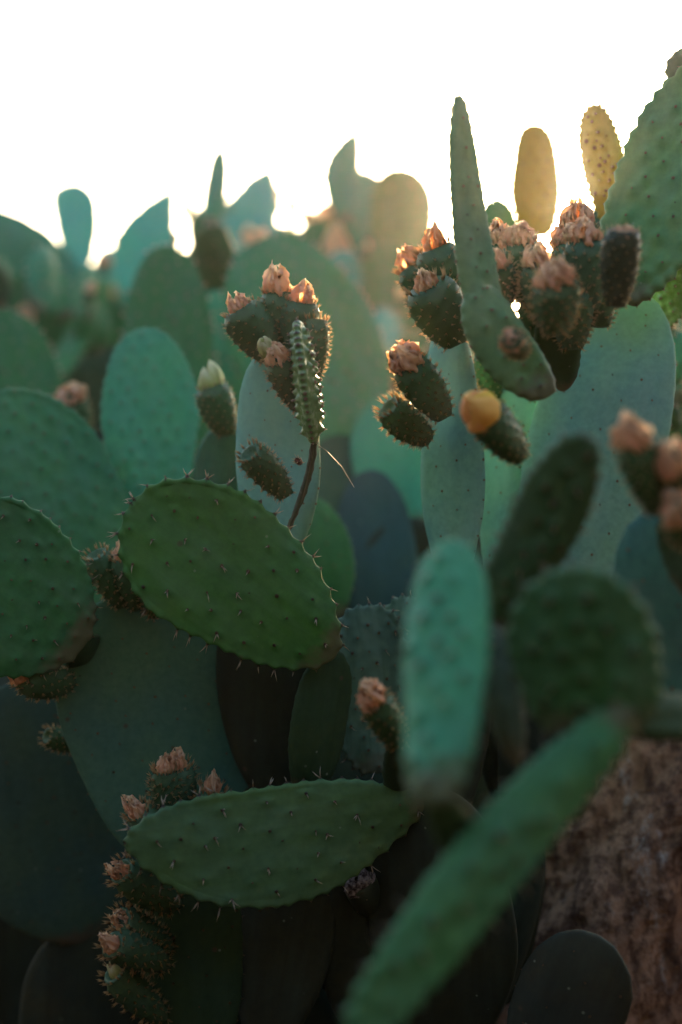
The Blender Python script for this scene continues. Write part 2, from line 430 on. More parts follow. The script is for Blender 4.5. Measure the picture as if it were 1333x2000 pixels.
def fruit(plant, base, tip, r, fl=None, kind='dry', col=FRUITC, n_ar=96, bump=0.0034, hair=0.0055, nh=6, rim=1.0,
          fdir=None, res=(24, 32), world=False, extra=0):
    """prickly pear: knobbly barrel, hollow crown with a rim of tufts. r: radius px, fl: (length, radius) px of the flower"""
    SEED[0] += 1
    rng = random.Random(SEED[0] * 77); nr = np.random.RandomState(SEED[0])
    if world: A, B = Vector(base), Vector(tip); sc = 1.0
    else: A, B = P(*base), P(*tip); sc = K * 0.5 * (base[2] + tip[2])
    R = r * sc * 0.88; L = (B - A).length; ax = (B - A) / L
    u = ax.orthogonal().normalized(); v = ax.cross(u)
    nt, nf = res
    ts = np.linspace(0, 1, nt)
    rt = R * np.minimum(1.0, (0.30 + 1.15 * ts ** 0.75 - 0.42 * ts ** 2.2))
    rt = R * (0.34 + 1.42 * ts - 1.0 * ts ** 2) / 0.844
    rt[0] *= .5
    rt *= 1 - 0.20 * np.clip((ts - .84) / .16, 0, 1) ** 2
    hs_ = ts * L
    # crown: over the rim and into the hollow
    rt = np.concatenate([rt, [rt[-1] * .82, rt[-1] * .55, rt[-1] * .15]])
    hs_ = np.concatenate([hs_, [L * 1.015, L * .97, L * .945]])
    N = len(rt)
    ph = 2 * np.pi * np.arange(nf) / nf
    skew = 1 + 0.05 * np.sin(ph * 2 + nr.rand() * 6) + 0.03 * np.sin(ph * 3 + nr.rand() * 6)
    bx, by = nr.uniform(-.10, .10, 2) * R
    cxo = np.sin(np.pi * np.clip(hs_ / L, 0, 1))
    X = rt[:, None] * np.cos(ph)[None] * skew + (bx * cxo)[:, None]
    Y = rt[:, None] * np.sin(ph)[None] * skew + (by * cxo)[:, None]
    Z = np.repeat(hs_[:, None], nf, 1)
    Pg = np.stack([X, Y, Z], -1)
    dt = np.gradient(Pg, axis=0); dp = np.roll(Pg, -1, 1) - np.roll(Pg, 1, 1)
    Ng = np.cross(dp, dt); Ng /= (np.linalg.norm(Ng, axis=-1, keepdims=True) + 1e-12)
    ar = np.zeros((N, nf)); disp = np.zeros((N, nf)); ap = []
    for k in range(n_ar):
        t = 0.06 + 0.92 * (k + .5) / n_ar; an = k * 2.399963
        ap.append((int(t * (nt - 1)), int(an / (2 * math.pi) * nf) % nf, False))
    for k in range(13):
        ap.append((nt - 1, int((k + rng.uniform(-.2, .2)) / 13 * nf) % nf, True))
    s = R * 0.125
    for (i, j, e) in ap:
        d2 = ((Pg - Pg[i, j]) ** 2).sum(-1)
        disp = np.maximum(disp, np.exp(-d2 / (2 * s ** 2)))
        ar = np.maximum(ar, np.exp(-d2 / (2 * (0.0022) ** 2)))
    Pg = Pg + Ng * (disp * bump)[..., None]
    M3 = np.array([[u.x, v.x, ax.x], [u.y, v.y, ax.y], [u.z, v.z, ax.z]])
    Wp = Pg @ M3.T + np.array(A); Wn = Ng @ M3.T
    verts = np.vstack([Wp.reshape(-1, 3), Wp[0].mean(0), Wp[-1].mean(0)])
    faces = []
    for i in range(N - 1):
        for j in range(nf):
            j2 = (j + 1) % nf
            faces.append((i * nf + j, i * nf + j2, (i + 1) * nf + j2, (i + 1) * nf + j))
    for j in range(nf):
        j2 = (j + 1) % nf
        faces.append((N * nf, j2, j)); faces.append((N * nf + 1, (N - 1) * nf + j, (N - 1) * nf + j2))
    ext = lambda g: np.concatenate([g.ravel(), [g[0].mean(), g[-1].mean()]])
    o = mesh_obj('fruit', verts, faces, M_FRUIT, plant, A, attrs={'ar': ext(ar), 'pu': ext(Z), 'pv': ext(X)})
    o.color = (*col, 1)
    h = Hairs()
    for (i, j, e) in ap:
        p = Vector(Wp[i, j]); n = Vector(Wn[i, j])
        if not e: h.cushion(p, n, .0016)
        cnt = int(nh * (1.8 * rim if e else 1))
        for _ in range(cnt):
            d = n + rvec(rng) * .5 + ax * (0.9 if e else .25)
            h.cone(p - n * .0005 + rvec(rng) * .0008, d, hair * rng.uniform(.5, 1.4) * (1.5 * rim if e else 1), (0.0003 + hair * .025) * (1.35 if e else 1), rng.uniform(-.08, .08))
    h.build('glochid_tufts', M_TUFT, o, A)
    if fl:
        fa = ax if fdir is None else (ax + Vector(fdir)).normalized()
        for q in range(1 + extra):
            off = Vector((0, 0, 0)) if q == 0 else (u * rng.uniform(-.5, .5) + v * rng.uniform(-.5, .5)) * R
            flower(o, A + ax * L * 0.95 + off, (fa + rvec(rng) * .12).normalized(), fl[0] * sc * (1.25 if q == 0 else .95), fl[1] * sc * (1.3 if q == 0 else .9), kind, rng)
    return o

def stem_down(plant, pt, ground_xy, w=0.11, col=STEM, n=None, seed=0):
    """older joints that carry a pad down to the ground"""
    rng = random.Random(seed * 13 + 5)
    a = Vector(pt); g = Vector((ground_xy[0], ground_xy[1], -0.06))
    dist = (a - g).length
    n = n or max(1, int(round(dist / 0.36)))
    pts = [g + (a - g) * (i / n) + (Vector((rng.uniform(-.05, .05), rng.uniform(-.05, .05), 0)) if 0 < i < n else Vector((0, 0, 0))) for i in range(n + 1)]
    for i in range(n):
        d = (pts[i + 1] - pts[i]).normalized()
        pad(plant, pts[i] - d * .02, pts[i + 1] + d * .02, w * rng.uniform(.9, 1.15), roll=rng.uniform(-30, 30), T=.022, col=col, mat=M_DIM, world=True,
            hairs=False, res=(24, 40), margin=False, a=.5, b=.4)

def ground_at(x, y, d):
    p = P(x, y, d); return (p.x, p.y, 0)

# ================================================================== the setting: ground
def height(x, y):
    """soil: flat under the thicket, an unseen bank added behind the camera to block low sky"""
    z = 0.03 * math.sin(x * 1.7 + 1) * math.sin(y * 1.3) + 0.02 * math.sin(x * 4.1) * math.sin(y * 3.7 + 2)
    r = math.hypot(x * 0.8, min(y - 0.9, 0)) - 1.35      # added bank curls round the camera and darkens the lower pads
    if y > 0.9: r -= (y - 0.9) * 1.5
    b = min(1, max(0, r / 1.2)); b = b * b * (3 - 2 * b)
    return z + SHADE_BANK * b
SHADE_BANK = 3.0
gx = np.concatenate([[-900, -300, -100, -40, -20], np.linspace(-10, 10, 61), [20, 40, 100, 300, 900]])
gy = np.concatenate([[-900, -300, -100, -40, -15], np.linspace(-6, 14, 61), [20, 40, 100, 300, 900]])
gv = [(x, y, height(x, y)) for y in gy for x in gx]
gf = [(j * len(gx) + i, j * len(gx) + i + 1, (j + 1) * len(gx) + i + 1, (j + 1) * len(gx) + i) for j in range(len(gy) - 1) for i in range(len(gx) - 1)]
def make_soil():
    m, n, l = nt_new('dry_soil'); tc = n.new('ShaderNodeTexCoord')
    a = ramp(n, l, noise(n, l, tc.outputs['Object'], 3, 6), .3, .7); b_ = ramp(n, l, noise(n, l, tc.outputs['Object'], 40, 6, .7), .3, .7)
    c = mixc(n, l, a, (0.035, 0.025, 0.018, 1), (0.065, 0.047, 0.034, 1)); c = mixc(n, l, mul(n, l, b_, .5), c, (0.07, 0.052, 0.036, 1))
    b = n.new('ShaderNodeBsdfPrincipled'); b.inputs['Roughness'].default_value = .95; l.new(c, b.inputs['Base Color'])
    bp = n.new('ShaderNodeBump'); bp.inputs['Distance'].default_value = .03; l.new(b_, bp.inputs['Height']); l.new(bp.outputs[0], b.inputs['Normal'])
    o = n.new('ShaderNodeOutputMaterial'); l.new(b.outputs[0], o.inputs[0]); return m
ground = mesh_obj('ground', gv, gf, make_soil()); ground['kind'] = 'structure'

# ================================================================== plants
def plant(label, x, y, d, group=None):
    g = ground_at(x, y, d)
    return thing('prickly_pear', label, 'cactus', (g[0], g[1], 0), group)

HERO = dict(res=(84, 150))
# ---- A: the sharp dark green pad and the big grey-green pads beside it
A = plant('prickly pear with a sharp dark green spined pad over a broad smooth grey-green pad', 560, 1500, 2.2)
pad(A, (655, 1284, 2.06), (262, 984, 2.0), 141, roll=-10, T=.010, a=.60, b=.42, col=(.045, .155, .036), sp=.040, bump=.0024, br=.009, cush=.0036, spines=(0, 3), srad=.0010, slen=(.009, .020),
    tuft=5, tlen=.004, wave=.006, scallop=.003, label='dark green pad studded with brown areoles and pale spines', **HERO)
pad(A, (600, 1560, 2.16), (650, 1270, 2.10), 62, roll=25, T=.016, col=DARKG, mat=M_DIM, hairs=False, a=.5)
pad(A, (455, 1730, 2.34), (225, 1160, 2.22), 196, roll=6, T=.016, a=.62, b=.42, col=(.068, .170, .135), mat=M_DIM, sp=.05, bump=.0008, spines=(0, 0), tuft=2, wave=.010,
    label='broad smooth grey-green pad with few areoles', **HERO)
stem_down(A, P(455, 1700, 2.34), ground_at(480, 1900, 2.45), .13, seed=1)
stem_down(A, P(600, 1550, 2.17), ground_at(560, 1900, 2.3), .09, seed=2)
fruit(A, (245, 1185, 2.2), (190, 1085, 2.16), 34, None)
fruit(A, (275, 1190, 2.19), (243, 1088, 2.15), 36, (42, 18))
fruit(A, (300, 1200, 2.20), (300, 1150, 2.14), 26, None)

# ---- left edge plant with the cut-off green pad, orange fruit below it
B = plant('prickly pear whose spined green pad has a flat lower edge over an orange-tipped fruit', 100, 1500, 2.4)
pad(B, (165, 1262, 2.12), (-185, 1030, 2.02), 158, roll=-6, T=.012, a=.5, b=.42, col=GREEN, sp=.033, bump=.003, br=.009, spines=(0, 1), tuft=4, wave=.008, scallop=.002, **HERO)
pad(B, (170, 1840, 2.55), (50, 1320, 2.45), 215, roll=10, T=.016, col=(.050, .095, .078), mat=M_DIM, sp=.055, spines=(0, 0), tuft=2, bump=.0008, wave=.01, res=(60, 100))
fruit(B, (135, 1335, 2.2), (45, 1315, 2.12), 44, (34, 18))
fruit(B, (160, 1455, 2.28), (95, 1438, 2.24), 24, None, nh=3)
stem_down(B, P(170, 1830, 2.55), ground_at(180, 1900, 2.6), .13, seed=3)
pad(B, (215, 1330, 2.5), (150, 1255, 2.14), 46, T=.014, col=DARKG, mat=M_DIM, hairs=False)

# ---- C: the boat shaped pad lying on its side and the row of fruits behind it
C = plant('prickly pear with a pad lying on its side before pale dried flowers', 420, 1800, 2.15)
pad(C, (842, 1558, 2.06), (248, 1646, 1.96), 113, roll=-14, T=.013, a=.78, b=.62, side=-46, col=(.055, .125, .05), sp=.040, bump=.0028, br=.010, cush=.0034, spines=(0, 3), srad=.0010, slen=(.010, .022), tuft=4,
    wave=.006, scallop=.0028, label='boat-shaped green pad lying on its side with wavy upper rim', **HERO)
pad(C, (400, 2080, 2.2), (345, 1600, 2.14), 105, roll=-10, T=.014, a=.55, b=.42, col=DARKG, mat=M_DIM, sp=.05, spines=(0, 0), tuft=2, res=(60, 100))
fr = dict(hair=.0075, nh=6, col=(.045, .10, .055))
fruit(C, (345, 1615, 2.12), (345, 1500, 2.10), 40, (42, 15), **fr)
fruit(C, (325, 1610, 2.10), (322, 1508, 2.08), 28, (36, 13), **fr)
fruit(C, (395, 1620, 2.13), (414, 1545, 2.10), 33, (38, 14), **fr)
fruit(C, (330, 1660, 2.10), (272, 1588, 2.06), 34, (46, 15), **fr)
fruit(C, (325, 1690, 2.08), (310, 1622, 2.02), 20, (26, 15), **fr)
fruit(C, (345, 1770, 2.13), (240, 1702, 2.05), 38, (42, 15), **fr)
fruit(C, (330, 1850, 2.17), (238, 1797, 2.07), 34, (36, 14), **fr)
fruit(C, (325, 1885, 2.12), (222, 1846, 2.02), 36, (40, 15), **fr)
fruit(C, (320, 1990, 2.16), (225, 1900, 2.10), 36, (30, 14), kind='bud', **fr)
stem_down(C, P(400, 2070, 2.2), ground_at(420, 2000, 2.25), .12, seed=4)
stem_down(C, P(840, 1555, 2.06), ground_at(800, 1900, 2.3), .10, seed=5)
# corky cut stub below the pad
stub = plant('stumpy cactus joint ending in a pale corky cut scar', 720, 1900, 2.2)
def cork_stub():
    A0, B0 = P(760, 1800, 2.24), P(700, 1722, 2.10)
    o = fruit(stub, A0, B0, .030, None, world=True, nh=0, bump=.001, col=(.035, .045, .03), n_ar=12)
    o.name = 'cut_joint'
    m, n, l = nt_new('cork'); tc = n.new('ShaderNodeTexCoord')
    c = mixc(n, l, ramp(n, l, noise(n, l, tc.outputs['Object'], 130, 5, .7), .4, .62), (.03, .02, .02, 1), (.36, .31, .29, 1))
    b = n.new('ShaderNodeBsdfPrincipled'); b.inputs['Roughness'].default_value = .9; l.new(c, b.inputs['Base Color'])
    bp = n.new('ShaderNodeBump'); bp.inputs['Distance'].default_value = .006; l.new(noise(n, l, tc.outputs['Object'], 110, 5), bp.inputs['Height']); l.new(bp.outputs[0], b.inputs['Normal'])
    out = n.new('ShaderNodeOutputMaterial'); l.new(b.outputs[0], out.inputs[0])
    ax = (B0 - A0).normalized(); u = ax.orthogonal().normalized(); v = ax.cross(u); rng = random.Random(4)
    V, F = [], []
    for i in range(9):
        p = i / 8
        for j in range(20):
            an = j * math.pi / 10; rad = .024 * math.cos(p * 1.45) * (1 + .14 * math.sin(an * 3 + p * 6) + rng.uniform(-.1, .1))
            V.append(tuple(B0 - ax * .006 + u * math.cos(an) * rad + v * math.sin(an) * rad * .75 + ax * (.018 * math.sin(p * 1.5) + rng.uniform(-.001, .001))))
    for i in range(8):
        for j in range(20): F.append((i * 20 + j, i * 20 + (j + 1) % 20, i * 20 + 20 + (j + 1) % 20, i * 20 + 20 + j))
    mesh_obj('cut_scar', V, F, m, stub, B0)
    pad(stub, (840, 1900, 2.3), (748, 1765, 2.22), 60, T=.02, col=(.035, .045, .03), mat=M_OLD, hairs=False)
cork_stub()
stem_down(stub, P(835, 1890, 2.3), ground_at(850, 1900, 2.35), .09, seed=6)

# ---- D: blue pad crowned with dark fruits, narrow glistening young pad
D = plant('prickly pear with pale blue-green pad crowned by dark fruits and a glistening knobbly pad', 560, 1200, 2.25)
pad(D, (540, 1100, 2.20), (545, 672, 2.16), 100, roll=-34, T=.017, a=.5, b=.42, col=BLUE, mat=M_OLD, sp=.05, bump=.0006, spines=(0, 0), tuft=0, wave=.006, label='pale blue-green pad', **HERO)
pad(D, (614, 866, 2.05), (580, 634, 2.02), 50, roll=82, T=.0125, a=.62, b=.40, col=YOUNG, mat=M_YOUNG, sp=.0145, bump=.0065, br=.0070, spines=(0, 1), slen=(.003, .007), tuft=4, tlen=.0035,
    wave=.002, bend=.004, label='narrow knobbly young pad catching the sun on one side', res=(110, 150))
pad(D, (558, 1045, 2.14), (613, 855, 2.06), 9, roll=30, T=.006, a=.25, b=.2, side=10, col=(.06, .055, .035), mat=M_OLD, hairs=False)
fd = dict(hair=.0055, nh=6)
fruit(D, (530, 700, 2.14), (470, 605, 2.12), 50, (34, 18), extra=1, **fd)
fruit(D, (548, 690, 2.16), (542, 573, 2.14), 42, (52, 24), **fd)
fruit(D, (575, 700, 2.14), (588, 592, 2.12), 42, (44, 20), **fd)
fruit(D, (612, 740, 2.10), (618, 628, 2.10), 29, None, **fd)
fruit(D, (545, 715, 2.10), (522, 682, 2.06), 18, (32, 17), kind='bud', col=(.2, .26, .06), nh=2)
fruit(D, (590, 800, 2.08), (546, 706, 2.04), 34, (36, 20), **fd)
fruit(D, (560, 968, 2.09), (490, 886, 2.03), 33, None, **fd)
fruit(D, (588, 905, 2.09), (581, 899, 2.07), 8, None, nh=1, n_ar=6, bump=.0005, col=(.16, .03, .02))
stem_down(D, P(540, 1090, 2.2), ground_at(600, 1300, 2.5), .10, seed=7)

# ---- G: notched dim pad and pink-tipped fruit
G = plant('prickly pear with a dim wavy-rimmed pad behind one pink-tipped fruit', 740, 1600, 2.2)
pad(G, (740, 1510, 2.22), (715, 1185, 2.2), 84, roll=8, T=.011, a=.4, b=.36, col=(.06, .125, .095), mat=M_OLD, sp=.028, bump=.0025, spines=(0, 1), wave=.009, scallop=.004, res=(60, 100))
pad(G, (800, 1470, 2.26), (800, 1168, 2.24), 70, roll=-18, T=.011, a=.4, b=.36, col=(.06, .125, .095), mat=M_OLD, sp=.028, bump=.0025, spines=(0, 1), wave=.009, scallop=.004, res=(60, 100))
fruit(G, (780, 1455, 1.86), (732, 1365, 1.80), 38, (52, 24), hair=.004)
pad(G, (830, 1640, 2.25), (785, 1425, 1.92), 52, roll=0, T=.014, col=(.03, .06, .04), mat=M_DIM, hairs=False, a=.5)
stem_down(G, P(760, 1600, 2.15), ground_at(780, 1800, 2.4), .10, seed=8)

# ---- R: the tall plant on the right
R = plant('tall prickly pear with blue-grey pads under a crown of backlit fruits', 1080, 1400, 2.35)
pad(R, (888, 1150, 2.2), (876, 622, 2.2), 74, roll=-46, T=.019, a=.40, b=.36, col=BLUE, mat=M_OLD, sp=.042, bump=.0010, spines=(0, 0), tuft=2, wave=.006, label='narrow upright blue-grey pad', **HERO)
pad(R, (985, 1170, 2.28), (1010, 630, 2.30), 70, roll=-18, T=.018, a=.42, b=.38, col=BLUE, mat=M_OLD, sp=.045, bump=.0010, spines=(0, 0), tuft=2, wave=.006, **HERO)
pad(R, (1075, 1240, 2.2), (1225, 562, 2.22), 132, roll=-6, T=.019, a=.46, b=.36, side=14, col=(.135, .31, .275), mat=M_OLD, sp=.048, bump=.0010, spines=(0, 0), tuft=2, wave=.012, label='large upright blue-grey pad streaked with pale bloom', **HERO)
pad(R, (1070, 776, 1.88), (925, 560, 1.90), 56, roll=30, T=.018, a=.42, b=.40, side=-14, col=(.085, .17, .075), sp=.026, bump=.003, br=.009, spines=(0, 0), tuft=5, tlen=.004, wave=.006, **HERO)
pad(R, (972, 690, 1.90), (898, 190, 1.92), 37, roll=32, T=.015, a=.20, b=.40, side=-20, col=(.105, .20, .095), sp=.024, bump=.003, br=.009, spines=(0, 0), tuft=5, tlen=.004, wave=.004,
    label='long tapering pad rising against the sky', **HERO)
pad(R, (985, 600, 2.85), (968, 390, 2.85), 44, roll=0, T=.012, col=GREEN, sp=.03, spines=(0, 0), tuft=3)
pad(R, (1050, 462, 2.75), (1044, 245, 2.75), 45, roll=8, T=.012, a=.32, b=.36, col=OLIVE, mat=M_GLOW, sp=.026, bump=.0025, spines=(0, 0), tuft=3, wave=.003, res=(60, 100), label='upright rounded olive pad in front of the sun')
pad(R, (1215, 590, 2.12), (1402, 128, 2.14), 108, roll=-14, T=.014, a=.55, b=.40, col=(.075, .185, .07), sp=.036, bump=.0065, br=.014, spines=(0, 0), tuft=5, tlen=.004, wave=.010, scallop=.002, label='big green pad with ridged surface', **HERO)
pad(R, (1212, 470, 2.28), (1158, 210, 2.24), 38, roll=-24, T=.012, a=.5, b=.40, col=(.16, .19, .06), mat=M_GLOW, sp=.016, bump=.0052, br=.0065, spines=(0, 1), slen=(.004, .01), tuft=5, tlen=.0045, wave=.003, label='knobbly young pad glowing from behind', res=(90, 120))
pad(R, (1410, 215, 2.17), (1326, 98, 2.22), 52, roll=10, T=.012, col=DARKG, sp=.03, bump=.003, spines=(0, 0), tuft=3)
pad(R, (1290, 640, 2.26), (1352, 440, 2.2), 48, roll=-20, T=.011, col=YOUNG, mat=M_YOUNG, sp=.016, bump=.0055, br=.0065, spines=(0, 1), slen=(.004, .01), tuft=4, wave=.003, res=(80, 110))
pad(R, (1130, 700, 2.3), (1180, 410, 2.4), 46, roll=20, T=.012, col=DARKG, sp=.03, bump=.003, spines=(0, 1), tuft=4, res=(44, 72))
frr = dict(hair=.0068, nh=7, rim=1.15)
fruit(R, (893, 672, 2.12), (835, 560, 2.08), 56, (40, 20), fdir=(.1, -.5, .3), **frr)
fruit(R, (895, 610, 2.16), (848, 488, 2.14), 50, (46, 19), fdir=(.1, -.3, .2), **frr)
fruit(R, (880, 620, 2.2), (808, 520, 2.2), 44, (36, 22), **frr)
fruit(R, (870, 815, 2.08), (797, 712, 2.04), 42, (52, 28), extra=1, **frr)
fruit(R, (838, 860, 2.16), (762, 797, 2.12), 38, None, **frr)
fruit(R, (1018, 892, 1.84), (945, 805, 1.76), 44, (58, 42), kind='fresh', hair=.004)
crown = [((1030, 590, 2.0), (1018, 478, 1.98), 44, (42, 26), 1), ((1000, 580, 2.05), (978, 478, 2.04), 38, (40, 22), 1), ((985, 600, 1.98), (972, 520, 1.94), 34, (36, 20), 0),
         ((1060, 620, 1.95), (1052, 520, 1.92), 40, (40, 22), 0), ((1088, 650, 1.84), (1085, 548, 1.80), 50, (40, 30), 1), ((1120, 600, 2.05), (1112, 480, 2.04), 40, (42, 26), 1),
         ((1150, 610, 1.98), (1142, 472, 1.95), 44, (40, 26), 0), ((1175, 640, 2.0), (1170, 510, 2.0), 42, None, 0), ((1062, 690, 2.12), (1050, 590, 2.06), 44, None, 0),
         ((1120, 680, 2.0), (1118, 570, 1.96), 44, None, 0), ((1140, 560, 2.12), (1128, 440, 2.12), 40, (44, 28), 0)]
for b0, t0, r_, fl_, ex in crown: fruit(R, b0, t0, r_, fl_, extra=ex, **frr)
fruit(R, (1205, 600, 1.84), (1218, 452, 1.80), 42, (14, 22), hair=.003, nh=2, col=(.022, .030, .012))
fruit(R, (1020, 690, 1.83), (1000, 664, 1.74), 25, (12, 18), hair=.004, nh=4)
fruit(R, (965, 780, 2.3), (950, 690, 2.28), 30, None, hair=.004)
for (px, py, d, gx_) in ((890, 1140, 2.2, 900), (985, 1160, 2.28, 940), (1075, 1230, 2.2, 890)):
    stem_down(R, P(px, py, d), ground_at(gx_, 1500, d + .15), .062, seed=px)
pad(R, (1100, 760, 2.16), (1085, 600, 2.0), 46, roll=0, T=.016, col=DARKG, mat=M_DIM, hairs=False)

# ---- F: out-of-focus plant close to the lens
F = plant('out-of-focus prickly pear with pale mint pad, round pad and long slanting pad', 1150, 1700, 1.45)
pad(F, (845, 1572, 1.22), (886, 1068, 1.36), 84, roll=-30, T=.016, a=.42, b=.40, side=6, col=LIGHT, sp=.028, bump=.0052, br=.011, cush=.0042, spines=(0, 1), tuft=5, wave=.005, label='pale mint green upright pad', **HERO)
pad(F, (955, 1240, 1.58), (1142, 858, 1.46), 64, roll=10, T=.015, a=.42, b=.38, col=(.030, .075, .028), sp=.026, bump=.0052, br=.011, cush=.0042, spines=(0, 1), tuft=5, wave=.004, res=(60, 100))
pad(F, (1165, 1450, 1.36), (1118, 1112, 1.33), 142, roll=-8, T=.014, a=.46, b=.46, col=(.036, .115, .040), sp=.032, bump=.0052, br=.011, cush=.0042, spines=(0, 1), tuft=5, wave=.006, label='round dim green pad', **HERO)
pad(F, (1235, 1380, 1.34), (688, 2030, 1.20), 68, roll=-16, T=.014, a=.5, b=.42, side=16, col=(.042, .165, .070), sp=.030, bump=.0052, br=.011, cush=.0042, spines=(0, 1), tuft=5, wave=.006, scallop=.002, label='long slanting green pad', **HERO)
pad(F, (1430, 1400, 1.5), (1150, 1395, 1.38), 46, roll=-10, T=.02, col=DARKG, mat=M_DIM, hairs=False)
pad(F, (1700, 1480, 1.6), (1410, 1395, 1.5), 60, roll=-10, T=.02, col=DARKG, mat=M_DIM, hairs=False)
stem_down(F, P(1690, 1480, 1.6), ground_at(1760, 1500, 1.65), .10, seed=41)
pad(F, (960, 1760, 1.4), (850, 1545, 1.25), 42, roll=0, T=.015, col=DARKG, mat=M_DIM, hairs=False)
pad(F, (1010, 1500, 1.46), (955, 1220, 1.46), 40, roll=10, T=.014, col=(.04, .06, .04), mat=M_OLD, hairs=False)

# ---- H: fruits hanging in from the right edge
H = plant('blurred prickly pear with three pink-tipped fruits in front of a teal pad', 1330, 1600, 1.7)
pad(H, (1385, 1440, 1.72), (1275, 1000, 1.72), 112, roll=-16, T=.015, a=.5, b=.42, col=(.045, .14, .125), mat=M_DIM, sp=.045, spines=(0, 0), tuft=2)
fruit(H, (1290, 1000, 1.55), (1238, 862, 1.5), 46, (56, 30), hair=.004)
fruit(H, (1345, 970, 1.55), (1322, 905, 1.5), 40, (48, 32), hair=.004)
fruit(H, (1350, 1060, 1.55), (1330, 1000, 1.5), 44, (48, 32), hair=.004)
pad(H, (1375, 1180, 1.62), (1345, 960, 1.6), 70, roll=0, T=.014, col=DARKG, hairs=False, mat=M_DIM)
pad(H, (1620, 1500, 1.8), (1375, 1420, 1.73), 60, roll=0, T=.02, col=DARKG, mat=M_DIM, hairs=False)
stem_down(H, P(1610, 1495, 1.8), ground_at(1700, 1700, 1.85), .11, seed=11)

# ---- left middle distance
L1 = plant('prickly pear with a bright mid green oval pad and a yellow-tipped bud beside it', 330, 1200, 2.7)
pad(L1, (305, 1010, 2.62), (281, 646, 2.72), 92, roll=-6, T=.013, a=.46, b=.42, col=LIGHT, sp=.036, bump=.0035, br=.011, spines=(0, 0), tuft=5, tlen=.005, wave=.005, label='bright green oval pad dotted with areoles', **HERO)
fruit(L1, (446, 850, 2.42), (414, 755, 2.40), 38, (46, 27), kind='bud', hair=.004)
pad(L1, (430, 1050, 2.62), (450, 830, 2.44), 60, roll=0, T=.014, col=TEAL, mat=M_OLD, hairs=False)
stem_down(L1, P(305, 1000, 2.62), ground_at(330, 1300, 2.75), .12, seed=12)
L3 = plant('prickly pear with a large soft green pad leaning left behind the flat-edged pad', 130, 1400, 2.6)
pad(L3, (205, 1260, 2.55), (-30, 775, 2.55), 172, roll=4, T=.014, a=.5, b=.42, col=(.040, .160, .072), sp=.038, bump=.004, br=.012, spines=(0, 0), tuft=5, tlen=.005, wave=.010, scallop=.002, **HERO)
stem_down(L3, P(205, 1250, 2.55), ground_at(220, 1500, 2.7), .12, seed=13)
L4 = plant('blurred prickly pear with a dim pad and one pale-tipped fruit left of the oval pad', 60, 1100, 3.3)
pad(L4, (50, 1020, 3.3), (-20, 606, 3.3), 122, roll=0, T=.014, a=.5, b=.42, col=GREEN, sp=.036, spines=(0, 1), tuft=3, tlen=.009, rim_tuft=5, tmat=M_SPINE)
fruit(L4, (160, 870, 2.95), (140, 775, 2.9), 34, (24, 26))
pad(L4, (170, 1080, 3.1), (160, 850, 2.97), 60, T=.014, col=TEAL, mat=M_OLD, hairs=False)
stem_down(L4, P(50, 1010, 3.3), ground_at(60, 1200, 3.4), .13, seed=14)
L2 = plant('blurred prickly pear with a tall arched pad ringed by pale spines', 340, 1000, 3.2)
pad(L2, (345, 960, 3.2), (325, 482, 3.2), 90, roll=4, T=.014, a=.45, b=.42, col=(.036, .15, .055), sp=.034, spines=(0, 1), slen=(.01, .018), tuft=4, tlen=.010, rim_tuft=7, tmat=M_SPINE)
pad(L2, (450, 980, 3.5), (425, 568, 3.5), 70, roll=-10, T=.014, a=.5, b=.42, col=LIGHT, sp=.036, spines=(0, 0), tuft=5)
stem_down(L2, P(345, 950, 3.2), ground_at(345, 1200, 3.3), .13, seed=15)
stem_down(L2, P(450, 970, 3.5), ground_at(400, 1200, 3.5), .13, seed=16)
L6 = plant('blurred prickly pear with one huge leaning pad behind the dark fruits', 640, 1000, 3.3)
pad(L6, (700, 890, 3.2), (505, 470, 3.25), 138, roll=2, T=.014, a=.5, b=.42, col=(.045, .20, .09), sp=.036, spines=(0, 1), slen=(.01, .018), tuft=3, tlen=.009, rim_tuft=5, tmat=M_SPINE)
pad(L6, (640, 1220, 2.75), (600, 972, 2.75), 68, roll=0, T=.014, a=.5, col=GREEN, sp=.036, spines=(0, 0), tuft=3)
pad(L6, (650, 1080, 3.0), (690, 850, 3.2), 90, roll=0, T=.016, a=.5, col=(.03, .07, .04), mat=M_DIM, hairs=False)
stem_down(L6, P(640, 1210, 2.75), ground_at(640, 1300, 2.9), .12, seed=17)
stem_down(L6, P(650, 1070, 3.0), ground_at(650, 1300, 3.0), .12, seed=18)
L7 = plant('blurred prickly pear with a pale round pad tilted to the sky', 780, 1000, 3.5)
pad(L7, (812, 760, 4.7), (738, 508, 5.2), 84, roll=-12, T=.014, a=.5, b=.45, col=(.11, .24, .17), sp=.04, spines=(0, 0), tuft=3)
pad(L7, (800, 1040, 3.0), (755, 770, 3.15), 88, roll=-8, T=.014, a=.5, b=.45, col=LIGHT, sp=.04, spines=(0, 0), tuft=3)
pad(L7, (770, 1300, 2.9), (715, 920, 3.05), 80, roll=-20, T=.016, a=.5, b=.42, col=(.030, .070, .070), mat=M_DIM, hairs=False)
stem_down(L7, P(800, 1030, 3.0), ground_at(800, 1300, 3.1), .12, seed=19)
stem_down(L7, P(770, 1290, 2.9), ground_at(770, 1300, 3.0), .12, seed=20)
pad(L7, (800, 960, 4.4), (812, 740, 4.7), 70, T=.016, col=DARKG, mat=M_DIM, hairs=False)

